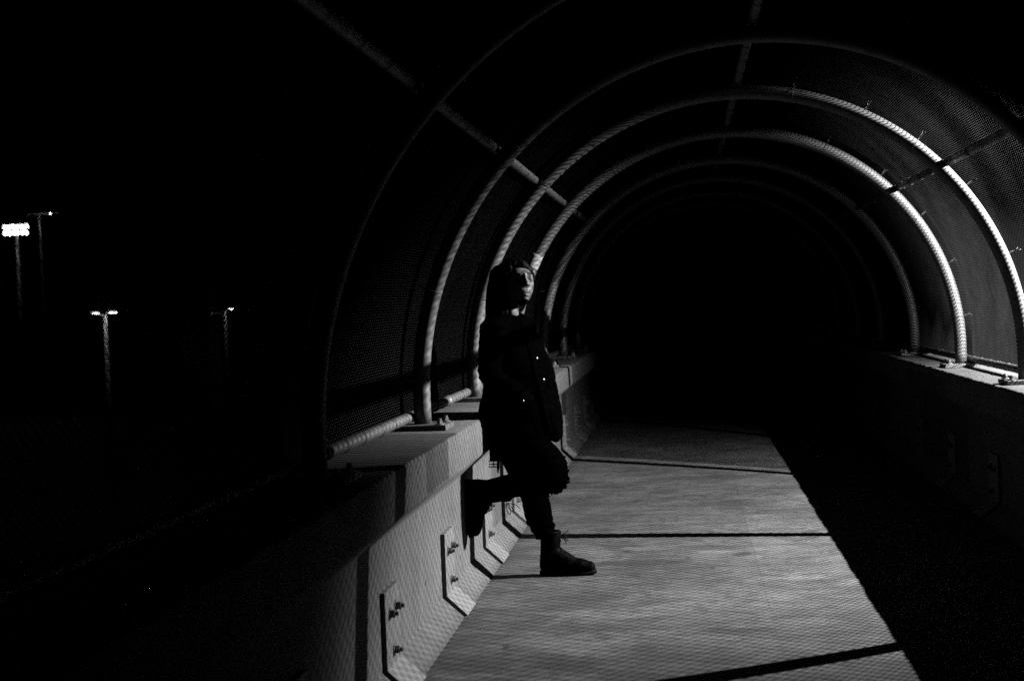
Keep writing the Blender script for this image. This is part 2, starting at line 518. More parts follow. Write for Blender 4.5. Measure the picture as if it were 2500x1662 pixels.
# ------------------------------------------------------------------ pipes that run along the walkway, outside the hoops
RP = R0 + PIPE + .0245
def rail(name, ang, z=None, r=.024, step=.4, label='', off=0.0):
    if z is None: x, zz = XC + RP * math.cos(ang), ZC + RP * math.sin(ang)
    else: x, zz = XC + RP * math.cos(ang), z
    root = obj(name, None, None, None, (x, 0, zz))
    tag(root, label, 'pipe rail', 'pipes running along the walkway cage')
    seg = MB()
    seg.tube([(0, -1.2, 0), (0, 24.5, 0)], r, 20)
    seg.build('pipe', GALV, root, sharp=50)
    coup = MB().tube([(0, -.045, 0), (0, .045, 0)], r + .004, 20).mesh('pipe_coupling'); coup.materials.append(GALV)
    for yc in (2.0, 8.06, 14.1, 20.2):
        obj('pipe_coupling', coup, None, root, (0, yc + off, 0))
    y = .9
    while y < 24:
        hit = min(abs(y - h) for h in HY)
        if hit > .06:
            q = obj('wire_tie', tie_p, None, root, (0, y + random.uniform(-.03, .03), 0))
            e = radial_rot(ang); q.rotation_euler = (e.x + random.uniform(-.1, .1), e.y + random.uniform(-.25, .25), e.z + random.uniform(-.15, .15))
        y += step * random.uniform(.85, 1.15)
    return root
A_P = rad(43.5)
rail('ridge_pipe', rad(90), label='grey pipe running along the crown of the arched cage', off=1.3)
rail('purlin_pipe', math.pi - A_P, label='lit shoulder pipe running down the cage above the person', off=.9)
rail('purlin_pipe', A_P, label='black unlit shoulder pipe crossing the brightly lit hoop arms', off=.3)
rail('bottom_rail', math.pi, .964, .0255, .3, 'lit bottom pipe with wire ties over the barrier behind the person')
rail('bottom_rail', 0, .958, .0255, .3, 'backlit bottom pipe over the barrier across from the person', off=.5)

# ------------------------------------------------------------------ chain-link mesh, woven in wires that zigzag over the arch
AH = .0125
RM = RP + .0245 + .005
AY = .019                 # the diamonds are wider than tall
NW = 108
BAY = NW * AY
def mesh_panel():
    straight = ZC - .925
    total = straight * 2 + math.pi * RM
    K = int(total / AH)
    # three points a step: the wire lies in front of the fabric's middle on one step, behind it on the next,
    # and hooks round its neighbour at every knuckle
    kk = np.arange(K)
    ss = np.stack([kk * AH, kk * AH + .0014, kk * AH + AH - .0014], 1).ravel()
    step = np.repeat(kk, 3); sub = np.tile([0, 1, 2], K)
    end_s = straight + math.pi * RM
    a = (ss - straight) / RM
    lo, hi = ss < straight, ss > end_s
    nx = np.where(lo, 1.0, np.where(hi, -1.0, np.cos(a))); nz = np.where(lo | hi, 0.0, np.sin(a))
    x = np.where(lo, XC + RM, np.where(hi, XC - RM, XC + RM * np.cos(a)))
    z = np.where(lo, .925 + ss, np.where(hi, ZC - (ss - end_s), ZC + RM * np.sin(a)))
    rng = np.random.default_rng(3); ph = rng.uniform(0, 6.28, 6)
    P = np.zeros((NW, len(ss), 3)); Nn = np.stack([nx, 0 * nx, nz], 1)
    for n in range(NW):
        par = (step + n) % 2                      # side the wire starts this step on
        fr = np.where(sub == 0, 0.0, np.where(sub == 1, .14, .86))
        yy = (n + np.where(par == 1, 1 - fr, fr)) * AY
        yy += np.where(sub == 0, np.where(par == 1, .0010, -.0010), 0)
        dep = np.where(sub == 0, 0.0, np.where(par == 1, .0022, -.0022))
        u = (n + fr) / NW * 2 * np.pi
        # slack and bulges in the fabric, periodic so that panels meet
        bulge = .0035 * np.sin(u + ss * 1.7 + ph[0]) * np.sin(ss * 2.3 + ph[1]) + .002 * np.sin(2 * u + ss * 5.1 + ph[2]) + .0016 * np.sin(3 * u + ph[4] + ss * 9)
        bulge *= np.clip(np.minimum(ss, total - ss) * 3, 0, 1)
        yy += .0008 * np.sin(u * 2 + ss * 3 + ph[3])
        sj = .0016 * np.sin(u + ss * 4 + ph[5])
        r = bulge + dep
        P[n, :, 0] = x + nx * r - nz * sj; P[n, :, 1] = yy; P[n, :, 2] = z + nz * r + nx * sj
    rw = .00175
    fat = np.where(sub == 0, 1.9, 1.12)          # the knuckle is the thickest spot
    L_ = len(ss)
    V = np.zeros((NW, L_, 3, 3))
    for c in range(3):
        an = 2 * np.pi * c / 3 + .5
        V[:, :, c, :] = P + (rw * fat)[None, :, None] * (np.cos(an) * Nn[None] + np.sin(an) * np.stack([-1.15 * nz, 0 * nx, 1.15 * nx], 1)[None])
    V = V.reshape(-1, 3)
    base = (np.arange(NW)[:, None] * L_ + np.arange(L_ - 1)[None, :]) * 3
    F = []
    for c in range(3):
        d = (c + 1) % 3
        F.append(np.stack([base + c, base + d, base + 3 + d, base + 3 + c], -1).reshape(-1, 4))
    F = np.concatenate(F)
    me = bpy.data.meshes.new('mesh_panel')
    me.vertices.add(len(V)); me.vertices.foreach_set('co', V.astype(np.float32).ravel())
    me.loops.add(F.size); me.loops.foreach_set('vertex_index', F.astype(np.int32).ravel())
    me.polygons.add(len(F)); me.polygons.foreach_set('loop_start', (np.arange(len(F)) * 4).astype(np.int32))
    me.polygons.foreach_set('use_smooth', np.zeros(len(F), bool))
    me.update(calc_edges=True)
    me.materials.append(WIRE)
    return me
fence = obj('chain_link_fence', None, None, None, (XC, 0, .9))
tag(fence, 'fine chain-link wire mesh arched over the whole walkway outside the pipe hoops', 'wire fence')
pmesh = mesh_panel()
MID = 6.875
for k in range(-4, 8):
    obj('mesh_panel', pmesh, None, fence, (-XC, MID + k * BAY, -.9))
    if k not in (-1, 0, 1):          # extra layers of fabric, added to dim light through the outer bays
        for e in ((1, 2) if k > 0 else (1,)):
            p = obj('mesh_panel', pmesh, None, fence, (-XC, MID + k * BAY + AY * (.37 * e + .1) , -.9))
            sc = 1 + .0034 * e
            p.scale = (sc, 1, sc)
            p.location.x = -XC - XC * (sc - 1); p.location.z = -.9 - ZC * (sc - 1)
            p.location.y += .03 if k > 0 else -.012

# ------------------------------------------------------------------ the person
PY = 7.72
def V3(x, y, z): return Vector((x, y, z))
AZ = rad(-57)
hf = V3(math.cos(AZ), math.sin(AZ), 0); hl = V3(-hf.y, hf.x, 0); hu = V3(0, 0, 1)
tilt = rad(11)
hf, hu = (hf * math.cos(tilt) + hu * math.sin(tilt)), (hu * math.cos(tilt) - hf * math.sin(tilt))
HC = V3(-.899, 7.70, 1.612)
HR = Matrix((hf, hl, hu)).transposed()
HS = 1.08
def H(f, l, u): return HC + HR @ (Vector((f, l, u)) * HS)
def g(a, s): return math.exp(-(a / s) ** 2)

def head_pt(th, az):
    u = math.cos(th); sn = math.sin(th)
    f, l = sn * math.cos(az), sn * math.sin(az)
    z = .119 * u
    wid, dep = .079, (.097 if f > 0 else .102)
    if z < 0:
        k = min(1, -z / .119)
        wid *= 1 - .32 * k ** 1.6
        if f < 0: dep *= 1 - .45 * k
        else: dep *= 1 + .06 * k + .30 * k * k
    # squarer in section than an ellipse towards the jaw and brow
    x = dep * math.copysign(abs(f) ** .92, f); y = wid * math.copysign(abs(l) ** .9, l)
    if f > 0:
        q = f ** .5
        d = 0
        t_ = min(1, max(0, (.034 - z) / .062)) if z > -.028 else max(0, 1 - (-.028 - z) / .010)
        if -.040 < z < .038: d += (.008 + .018 * t_) * g(y, .0085 + .006 * t_) * (1 if z > -.028 else t_)
        for s in (-1, 1):
            d += .008 * g(y - s * .0135, .007) * g(z + .026, .008)
            d += .012 * g(y - s * .030, .022) * g(z - .030, .010)
            d -= .019 * g(y - s * .032, .0125) * g(z - .006, .013)
            d += .006 * g(y - s * .048, .018) * g(z + .020, .016)
        d += .005 * g(y, .021) * g(z + .061, .0065) + .006 * g(y, .019) * g(z + .076, .007) - .004 * g(y, .024) * g(z + .0685, .0028) - .004 * g(y, .02) * g(z + .087, .006)
        d += .012 * g(y, .022) * g(z + .104, .016)
        d -= .003 * g(y, .004) * g(z + .050, .006)
        x += d * q
    return Vector((x, y, z))

def head_grid(region=None, off=0.0, n=150, m=120):
    vs, fs = [], []
    for i in range(m + 1):
        th = math.pi * (i + .02) / (m + .04)
        for k in range(n):
            vs.append(head_pt(th, 2 * math.pi * k / n))
    for i in range(m):
        for k in range(n):
            fs.append((i * n + k, (i + 1) * n + k, (i + 1) * n + (k + 1) % n, i * n + (k + 1) % n))
    return vs, fs, n, m

def build_body():
    mb = MB()
    vs, fs, n, m = head_grid()
    mb.add([HC + HR @ (v * HS) for v in vs], fs + [tuple(range(n)), tuple(m * n + k for k in range(n - 1, -1, -1))])
    for s in (-1, 1): mb.ell(H(-.008, s * .072, .0), (.018, .008, .03), HR, 12, 10)
    mb.tube([H(-.03, 0, -.05), V3(-.948, 7.705, 1.50), V3(-.962, 7.71, 1.36)], [.058, .055, .066], 20)
    # trunk
    mb.tube([V3(-.965, 7.71, 1.33), V3(-.955, 7.71, 1.27), V3(-.95, 7.71, 1.10), V3(-1.0, 7.72, .92), V3(-1.02, 7.72, .84)], [.10, .13, .12, .125, .115], 24, round_ends=True)
    # arms with hands in the pockets
    for P_ in (ARM_N, ARM_F):
        mb.tube([V3(-.965, 7.71, 1.39)] + P_, [.07, .058, .04, .03, .03], 16, round_ends=True)
        wv, hv = P_[-2], P_[-1]
        d = (hv - wv).normalized(); sd = d.cross(V3(0, 1, 0)).normalized()
        mb.tube([wv, hv, hv + d * .03], [.028, .04, .036], 12, round_ends=True)
        for q, ln in enumerate((.062, .075, .07, .055)):
            b = hv + d * .04 + sd * (.0165 * (q - 1.5))
            mb.tube([b, b + d * ln * .5 + V3(0, .004, -.003), b + d * ln * .85 + V3(0, .014, -.008)], [.0085, .008, .0065], 8, round_ends=True)
        b = hv - sd * .03
        mb.tube([b, b - sd * .02 + d * .025, b - sd * .022 + d * .055], [.011, .009, .007], 8, round_ends=True)
    # legs
    mb.tube(LEG_N, [.10, .085, .052, .042, .034, .04], 18, round_ends=True)
    mb.tube(LEG_F, [.10, .085, .052, .045, .034, .04], 18, round_ends=True)
    mb.tube([BN(.04, .05), BN(.16, .05), BN(.26, .035)], [.035, .04, .028], 12, round_ends=True)
    mb.tube([BS(.04, .05), BS(.16, .05), BS(.26, .035)], [.035, .04, .028], 12, round_ends=True)
    return remesh(mb, 'body', .0042, 2, .4)

ARM_N = [V3(-1.012, 7.545, 1.375), V3(-1.042, 7.50, 1.14), V3(-.872, 7.50, .995), V3(-.865, 7.56, .955)]
ARM_F = [V3(-.895, 7.885, 1.375), V3(-.865, 7.95, 1.13), V3(-.775, 7.89, 1.0), V3(-.83, 7.83, .96)]
LEG_N = [V3(-1.02, 7.64, .875), V3(-.86, 7.615, .715), V3(-.725, 7.60, .572), V3(-.92, 7.59, .535), V3(-1.09, 7.58, .497), V3(-1.14, 7.58, .495)]
LEG_F = [V3(-1.03, 7.81, .875), V3(-.955, 7.81, .69), V3(-.878, 7.80, .50), V3(-.842, 7.80, .35), V3(-.79, 7.80, .16), V3(-.785, 7.80, .10)]
# boot frames: s forward from the heel, t up from the sole, w sideways
def BS(s, t_, w_=0.0): return V3(-.848 + s, 7.80 - w_ - s * .02, t_)
def BN(s, t_, w_=0.0): return V3(-1.207 + t_, 7.575 - w_, .572 - s)

person = obj('person', None, None, None, (-.85, 7.75, 0))
tag(person, 'long-haired person in black jacket and ripped jeans leaning on the barrier, one boot up', 'person')
inv = Vector((.85, -7.75, 0))
def pobj(name, me, mat, parent=None):
    for v in me.vertices: v.co += inv
    me.update()
    return obj(name, me, mat, parent or person)

pobj('body', build_body(), SKIN)

# eyes, brows and beard
for s in (-1, 1):
    e = MB().ell(H(.060, s * .031, .009), (.0125, .0125, .0125), HR).mesh('eye')
    pobj('eye', e, mat_plain('eye_white', .05, .5, .15) if s < 0 else bpy.data.materials['eye_white'])
    ip = MB().ell(H(.0682, s * .0315, .010), (.0048, .006, .006), HR).mesh('iris')
    pobj('iris', ip, LEATHER)
def head_patch(name, test, off, mat):
    vs, fs, n, m = head_grid()
    keep = [f for f in fs if all(test(vs[i]) for i in f)]
    idx = sorted({i for f in keep for i in f}); mp = {j: q for q, j in enumerate(idx)}
    nv = len(idx)
    top, bot = [], []
    for j in idx:
        d = vs[j].normalized()
        rg = off * (.75 + .5 * noise.noise(vs[j] * 300))
        top.append(HC + HR @ ((vs[j] + d * rg) * HS)); bot.append(HC + HR @ ((vs[j] - d * .004) * HS))
    F = [tuple(mp[i] for i in f) for f in keep]
    G = [tuple(nv + mp[i] for i in f[::-1]) for f in keep]
    me = mesh(name, top + bot, F + G)
    return pobj(name, me, mat)
for s in (-1, 1):
    head_patch('eyebrow', lambda v: v.x > 0 and .010 < v.y * s < .052 and abs(v.z - .031 + .12 * max(0, v.y * s - .036)) < .0052 * max(.1, 1 - ((v.y * s - .029) / .024) ** 2), .0035, HAIR)
head_patch('beard', lambda v: v.x > .03 and v.z < -.094 + .012 * noise.noise(v * 90) and abs(v.y) < .036, .0035, HAIR)

head_patch('moustache', lambda v: v.x > .03 and abs(v.z + .0525 + .10 * max(0, abs(v.y) - .012)) < .0036 and abs(v.y) < .026, .0022, HAIR)

# hair
def build_hair():
    mb = MB()
    vs, fs = [], []
    n, m = 48, 32
    for i in range(m + 1):
        th = math.pi * (i + .01) / (m + .02)
        for k in range(n):
            a = 2 * math.pi * k / n
            z = math.cos(th); zz = z * (.116 if z > 0 else .055)
            f = math.sin(th) * math.cos(a); l = math.sin(th) * math.sin(a)
            vs.append(H(-.020 + f * .108, -.002 + l * (.094 if l < 0 else .090), .020 + zz))
    for i in range(m):
        for k in range(n):
            fs.append((i * n + k, (i + 1) * n + k, (i + 1) * n + (k + 1) % n, i * n + (k + 1) % n))
    mb.add(vs, fs + [tuple(range(n)), tuple(m * n + k for k in range(n - 1, -1, -1))])
    mb.tube([H(-.055, -.015, .06), H(-.085, -.03, -.04), H(-.10, -.04, -.14), H(-.10, -.05, -.24)], [.078, .080, .078, .06], 24, round_ends=True)
    mb.tube([H(-.005, -.055, .05), H(-.015, -.082, -.03), H(-.02, -.088, -.12), H(-.02, -.095, -.24)], [.044, .044, .044, .03], 20, round_ends=True)
    mb.tube([H(-.05, -.06, .06), H(-.065, -.088, -.03), H(-.07, -.10, -.12), H(-.065, -.11, -.24)], [.058, .058, .058, .04], 20, round_ends=True)
    mb.tube([H(-.03, .06, .04), H(-.06, .06, -.03), H(-.085, .04, -.10)], [.036, .032, .028], 20, round_ends=True)
    mb.ell(H(.028, -.05, .072), (.05, .04, .048), HR, 20, 14)
    # fringe swept to the far side
    mb.tube([H(.055, -.045, .092), H(.074, .01, .085), H(.060, .05, .052), H(.040, .078, .008)], [.022, .024, .020, .007], 16, round_ends=True)
    mb.tube([H(.050, -.055, .088), H(.045, -.068, .05), H(.03, -.082, .0), H(.015, -.09, -.08)], [.024, .022, .024, .02], 16, round_ends=True)
    me = remesh(mb, 'hair', .0045, 5, .5)
    def fn(p):
        q = p - HC
        return .004 * noise.noise(Vector((q.x * 60, q.y * 60, q.z * 5))) + .0022 * noise.noise(Vector((q.x * 150, q.y * 150, q.z * 9)))
    displace(me, fn)
    return me
hair = build_hair()
# loose strands
hb = BVHTree.FromPolygons([v.co.copy() for v in hair.vertices], [tuple(p.vertices) for p in hair.polygons])
ms = MB()
for q in range(110):
    a = random.uniform(rad(60), rad(300)); z0 = random.uniform(-.02, .1)
    p = H(-.02 + .09 * math.cos(a), .085 * math.sin(a), z0)
    pts = []
    for k in range(7):
        hit = hb.find_nearest(p)
        pts.append(hit[0] + hit[1] * (.001 + .0025 * random.random()))
        p = hit[0] + V3(random.uniform(-.006, .006), random.uniform(-.006, .006), -.03)
    ms.tube(pts, [.0011] * 6 + [.0004], 4)
for q in range(70):
    u0 = random.random()
    p = H(.045 + .03 * u0, -.05 + .05 * u0 + random.uniform(-.02, .02), .10)
    pts = []
    for k in range(7):
        hit = hb.find_nearest(p)
        pts.append(hit[0] + hit[1] * (.0012 + .002 * random.random()))
        p = hit[0] + HR @ Vector((-.004, .016, -.008 - .003 * k)) + V3(random.uniform(-.003, .003), 0, random.uniform(-.003, .003))
    ms.tube(pts, [.0012] * 6 + [.0004], 4)
pobj('hair', hair, HAIR)
pobj('hair_strands', ms.mesh('hair_strands'), HAIR)

# jacket
TA = rad(-25)
def ring(z, cx, cy_, a, b, zf=0.0, zb=0.0, n=48, yaw=TA, wr=0.0):
    f = Vector((math.cos(yaw), math.sin(yaw))); l = Vector((-f.y, f.x))
    out = []
    for k in range(n):
        t_ = 2 * math.pi * k / n
        c, s = math.cos(t_), math.sin(t_)
        e = 1 + wr * math.sin(5 * t_ + z * 9)
        p = f * (b * math.copysign(abs(c) ** .9, c) * e) + l * (a * math.copysign(abs(s) ** .9, s) * e)
        out.append(V3(cx + p.x, cy_ + p.y, z + (zf if c > 0 else zb) * abs(c) ** 2))
    return out
def build_jacket():
    mb = MB()
    mb.loft([ring(.815, -.905, 7.715, .228, .215, -.055, .05, wr=.02), ring(.86, -.905, 7.715, .235, .220, -.04, .03, wr=.02), ring(.93, -.907, 7.715, .235, .216, wr=.015), ring(1.05, -.903, 7.71, .215, .188),
             ring(1.12, -.906, 7.71, .212, .182), ring(1.20, -.922, 7.71, .208, .166), ring(1.30, -.945, 7.71, .205, .146), ring(1.37, -.963, 7.71, .19, .125),
             ring(1.415, -.965, 7.71, .14, .098, .0, .02), ring(1.445, -.957, 7.708, .092, .082, -.03, .03)])
    mb.tube([V3(-.985, 7.63, 1.385)] + ARM_N, [.08, .078, .066, .058, .058], 20, round_ends=True)
    mb.tube([V3(-.935, 7.80, 1.385)] + ARM_F, [.08, .075, .062, .056, .05], 20, round_ends=True)
    # hanging front corner
    mb.tube([V3(-.80, 7.60, 1.0), V3(-.745, 7.60, .86), V3(-.712, 7.61, .785)], [.07, .05, .032], 14, round_ends=True)
    mb.tube([V3(-.86, 7.56, .98), V3(-.84, 7.55, .88), V3(-.80, 7.55, .82)], [.07, .06, .04], 14, round_ends=True)
    # collar rolled round the neck, open in front
    col = []
    for k in range(15):
        a = rad(104 + 200 * k / 14) + TA
        col.append(V3(-.948 + .076 * math.cos(a), 7.706 + .076 * math.sin(a), 1.462 - .012 * math.cos(a - TA)))
    mb.tube(col, [.014] + [.024] * 13 + [.014], 12, scale=(1.5, .7), round_ends=True)
    # placket edge running down the front
    pl = []
    for z, x, y in ((1.40, -.872, 7.64), (1.30, -.83, 7.605), (1.2, -.795, 7.59), (1.08, -.765, 7.575), (.95, -.735, 7.575), (.84, -.715, 7.59)):
        pl.append(V3(x, y, z))
    me = remesh(mb, 'jacket', .0058, 4, .5)
    def fn(p):
        q = Vector((p.x * 7, p.y * 7, p.z * 13 + 3 * p.x))
        d = .007 * noise.noise(q) + .0045 * (1 - abs(noise.noise(Vector((p.x * 9, p.y * 12, p.z * 22 - 14 * p.x))))) - .003
        # deeper creases at the elbow and round the waist
        e = g((p - ARM_N[1]).length, .12)
        d += e * .006 * math.sin(p.z * 110 + 40 * p.x)
        d += .0016 * noise.noise(p * 60)
        return d
    displace(me, fn)
    return me
jk = build_jacket()
jb = BVHTree.FromPolygons([v.co.copy() for v in jk.vertices], [tuple(p.vertices) for p in jk.polygons])
def on_jacket(x, z):
    h = jb.ray_cast(V3(x, 6.5, z), V3(0, 1, 0))
    return h
jacket = pobj('jacket', jk, JACKET)
sh = MB().loft([ring(1.33, -.953, 7.71, .11, .10), ring(1.40, -.955, 7.708, .095, .088), ring(1.43, -.953, 7.706, .083, .082, -.01, .01), ring(1.458, -.953, 7.706, .071, .070, -.02, .01)])
pobj('shirt', sh.mesh('shirt'), DENIM)
# front placket strip, sewn on the jacket, and its steel buttons
ps = []
for k in range(13):
    z = 1.385 - .56 * k / 12
    x = -.865 + .30 * (1.385 - z) * (1 - .35 * (1.385 - z))
    h = on_jacket(x, z)
    if h[0] is not None: ps.append((h[0], h[1]))
mp_ = MB()
mp_.tube([p + n_ * .002 for p, n_ in ps], .020, 10, scale=(.25, 1) , ref=ps[0][1], round_ends=True)
pl = pobj('placket', mp_.mesh('placket'), JACKET, None)
for (x, z, r) in ((-.797, 1.207, .0098), (-.764, 1.092, .0098), (-.862, .992, .0075), (-.828, 1.325, .005)):
    h = on_jacket(x, z)
    if h[0] is None: continue
    p, n_ = h[0], h[1]
    q = n_.to_track_quat('Z', 'Y').to_matrix()
    b = MB()
    b.tube([p - n_ * .004, p + n_ * .006], [r * 1.12, r], 20)
    b.ell(p + n_ * .006, (r * .95, r * .95, .0045), q, 20, 10)
    pobj('button', b.mesh('button'), BUTTON)
# breast pocket flap and sleeve cuff
hfl = [on_jacket(x, z) for x, z in ((-.93, 1.255), (-.86, 1.235))]
cf = MB().tube([ARM_N[2] - V3(.03, 0, -.022), ARM_N[2] + V3(.012, 0.004, -.009)], [.062, .062], 24)
pobj('cuff', cf.mesh('cuff'), JACKET)

# trousers
def build_trousers():
    mb = MB()
    mb.loft([ring(.77, -1.0, 7.725, .12, .09, yaw=rad(-8)), ring(.82, -1.015, 7.725, .17, .125, yaw=rad(-8)), ring(.89, -1.01, 7.72, .175, .13, yaw=rad(-8)), ring(.97, -.985, 7.715, .165, .12, yaw=rad(-8)), ring(1.02, -.97, 7.715, .155, .115, yaw=rad(-8))])
    mb.tube([V3(-1.0, 7.645, .86), V3(-.875, 7.62, .735), V3(-.80, 7.605, .655), V3(-.737, 7.60, .585), V3(-.735, 7.60, .565)], [.125, .125, .118, .102, .09], 24, round_ends=True)
    mb.tube([V3(-.745, 7.60, .56), V3(-.84, 7.595, .540), V3(-.95, 7.59, .527), V3(-1.03, 7.585, .508), V3(-1.078, 7.58, .500)], [.088, .074, .066, .064, .062], 22, round_ends=False)
    mb.tube([V3(-1.015, 7.805, .86), V3(-.95, 7.805, .69), V3(-.885, 7.80, .53), V3(-.862, 7.80, .44), V3(-.846, 7.80, .37), V3(-.832, 7.80, .30), V3(-.806, 7.80, .235), V3(-.80, 7.80, .215)], [.118, .105, .085, .075, .077, .073, .060, .062], 24, round_ends=False)
    me = remesh(mb, 'trousers', .0055, 3, .5)
    def fn(p):
        d = .006 * noise.noise(Vector((p.x * 9, p.y * 9, p.z * 11)))
        d += .004 * (1 - abs(noise.noise(Vector((p.x * 14 + p.z * 16, p.y * 10, p.z * 16 - p.x * 10))))) - .002
        e = g((p - V3(-.80, 7.60, .50)).length, .09) + g(p.z - .26, .06) * (1 if p.y > 7.7 else 0)
        d += e * .005 * math.sin(p.z * 170 + 60 * p.x)
        return d
    displace(me, fn)
    return me
tr = build_trousers()
tb = BVHTree.FromPolygons([v.co.copy() for v in tr.vertices], [tuple(p.vertices) for p in tr.polygons])
# frayed threads round the torn knees and hems
fr = MB()
def fray(c, d, ln):
    h = tb.ray_cast(c + d * .4, -d)
    if h[0] is None: return
    p = h[0]
    for q in range(random.choice((1, 1, 2, 3))):
        dd = (h[1] + V3(random.uniform(-.5, .5), random.uniform(-.4, .4), random.uniform(-.7, .5))).normalized()
        L_ = ln * random.uniform(.5, 1.3)
        fr.tube([p - h[1] * .004, p + dd * L_ * .5, p + dd * L_ + V3(0, 0, -.003)], [.0062, .0052, .0026], 6)
for q in range(26):
    a = rad(random.uniform(-112, 62))
    fray(V3(-.735, 7.60 + random.uniform(-.055, .055), .585), V3(math.cos(a), 0, math.sin(a)), .0105)
for q in range(9):
    a = rad(random.uniform(-30, 40))
    fray(V3(-.87, 7.80 + random.uniform(-.03, .03), .455), V3(math.cos(a), -.2, math.sin(a)).normalized(), .012)
for q in range(22):
    a = random.uniform(0, 6.28)
    fr.tube([V3(-1.078, 7.58 + .06 * math.cos(a), .50 + .06 * math.sin(a)), V3(-1.092 - random.random() * .008, 7.58 + .064 * math.cos(a), .50 + .065 * math.sin(a) - .004)], [.003, .0008], 5)
    fr.tube([V3(-.80 + .06 * math.cos(a), 7.80 + .06 * math.sin(a), .217), V3(-.80 + .063 * math.cos(a), 7.80 + .062 * math.sin(a), .202)], [.003, .0008], 5)
bmt = bmesh.new(); bmt.from_mesh(tr); bmt.from_mesh(fr.mesh('threads')); bmt.to_mesh(tr); bmt.free()
trousers = pobj('trousers', tr, DENIM)

# boots
def build_boot(B, name):
    mb = MB()
    mb.tube([B(.052, .05), B(.057, .10), B(.066, .16), B(.070, .215), B(.070, .245)], [.050, .050, .053, .058, .060], 24, scale=(1, 1), round_ends=False)
    mb.tube([B(.045, .045), B(.11, .052), B(.17, .050), B(.235, .044), B(.277, .040)], [.042, .046, .048, .046, .037], 22, round_ends=True)
    mb.tube([B(.07, .125), B(.125, .098), B(.185, .064)], [.046, .042, .038], 18, round_ends=True)
    me = remesh(mb, 'boot', .0048, 4, .5)
    # flatten the underside on to the sole
    o, t1 = B(0, 0), B(0, 1) - B(0, 0)
    for v in me.vertices:
        h = (v.co - o).dot(t1)
        if h < .02: v.co += t1 * (.02 - h)
    me.update()
    displace(me, lambda p: .0018 * noise.noise(p * 38) + .0012 * noise.noise(p * 90))
    boot = pobj(name, me, LEATHER)
    # sole with a raised heel
    out = []
    for k in range(40):
        a = 2 * math.pi * k / 40
        s = .160 + .160 * math.cos(a)
        wd = .034 + .014 * math.exp(-((s - .235) / .075) ** 2) + .003 * math.exp(-((s - .04) / .05) ** 2)
        out.append((s, wd * math.copysign(abs(math.sin(a)) ** .75, math.sin(a)) - .004 * math.sin(s * 12)))
    sm = MB()
    toe = lambda s: .010 * max(0, (s - .24) / .08) ** 2
    r0 = [B(s, .010 if .105 < s < .2 else 0.0 + toe(s), w_) for s, w_ in out]
    r1 = [B(.16 + (s - .16) * .985, .024 + toe(s) * .6, w_ * .98) for s, w_ in out]
    sm.loft([r0, r1])
    pobj('sole', sm.mesh('sole'), RUBBER, boot).location = (0, 0, 0)
    # laces and bow
    lm = MB()
    bb = BVHTree.FromPolygons([v.co.copy() - inv for v in me.vertices], [tuple(p.vertices) for p in me.polygons])
    row = []
    for k in range(8):
        f = k / 7
        s, t_ = .185 - .075 * f - .02 * f * f, .085 + .145 * f
        q = []
        for w_ in (-.022, 0, .022):
            c = B(s + .08, t_ + .05, w_); d = (B(s - .03, t_ - .02, w_) - c).normalized()
            h = bb.ray_cast(c, d)
            q.append(h[0] - d * .002 if h[0] is not None else B(s, t_, w_))
        lm.tube(q, .0026, 6, round_ends=True); row.append(q)
    for k in range(7):
        lm.tube([row[k][0], row[k + 1][1], row[k + 1][2]], .0024, 6); lm.tube([row[k][2], row[k + 1][1], row[k + 1][0]], .0024, 6)
    kp = row[6][1] + (B(.006, .0) - B(0, 0))
    fs_, ts_ = B(1, 0) - B(0, 0), B(0, 1) - B(0, 0)
    if name == 'boot' and B is BS:
        for sg, ln in ((1, .05), (.4, .035)):
            lp = [kp + fs_ * (ln * .5 * (1 - math.cos(a)) * .55) + ts_ * (-ln * .55 * (1 - math.cos(a)) * .5 - .004 * sg) + fs_ * (.013 * math.sin(a)) + V3(0, -.012 * sg * math.sin(a / 2), 0) for a in [2 * math.pi * k / 14 for k in range(15)]]
            lm.tube(lp, .0021, 6)
        lm.tube([kp, kp + fs_ * .022 + ts_ * .012, kp + fs_ * .035 + ts_ * .024], .0021, 6)
        lm.tube([kp, kp + fs_ * .012 - ts_ * .02, kp + fs_ * .02 - ts_ * .055], .0021, 6)
    else:
        dn = V3(0, 0, -1)
        for ln, dx in ((.062, .012), (.05, .03)):
            lp = [kp + dn * (ln * .5 * (1 - math.cos(a))) + V3(dx * .6 * (1 - math.cos(a)) + .011 * math.sin(a), -.012 - .008 * math.sin(a), 0) for a in [2 * math.pi * k / 14 for k in range(15)]]
            lm.tube(lp, .0021, 6)
        lm.tube([kp, kp + V3(.05, -.01, -.01), kp + V3(.075, -.012, -.035)], .0021, 6)
    pobj('laces', lm.mesh('laces'), LACE, boot).location = (0, 0, 0)
    return boot
build_boot(BS, 'boot')
build_boot(BN, 'boot')

# belt end hanging behind the raised thigh
bl_ = MB()
bx = lambda x, z, y=7.66: V3(x, y, z)
bl_.loft([[bx(-1.078, .93), bx(-1.036, .93), bx(-1.036, .93, 7.664), bx(-1.078, .93, 7.664)],
          [bx(-1.080, .78), bx(-1.037, .78), bx(-1.037, .78, 7.664), bx(-1.080, .78, 7.664)],
          [bx(-1.081, .655), bx(-1.038, .655), bx(-1.038, .655, 7.664), bx(-1.081, .655, 7.664)]])
bl_.loft([[bx(-1.042, .76), bx(-1.022, .76), bx(-1.022, .76, 7.667), bx(-1.042, .76, 7.667)],
          [bx(-1.040, .68), bx(-1.026, .68), bx(-1.026, .68, 7.667), bx(-1.040, .68, 7.667)],
          [bx(-1.044, .615), bx(-1.030, .615), bx(-1.030, .615, 7.667), bx(-1.044, .615, 7.667)],
          [bx(-1.041, .588), bx(-1.036, .588), bx(-1.036, .588, 7.667), bx(-1.041, .588, 7.667)]])
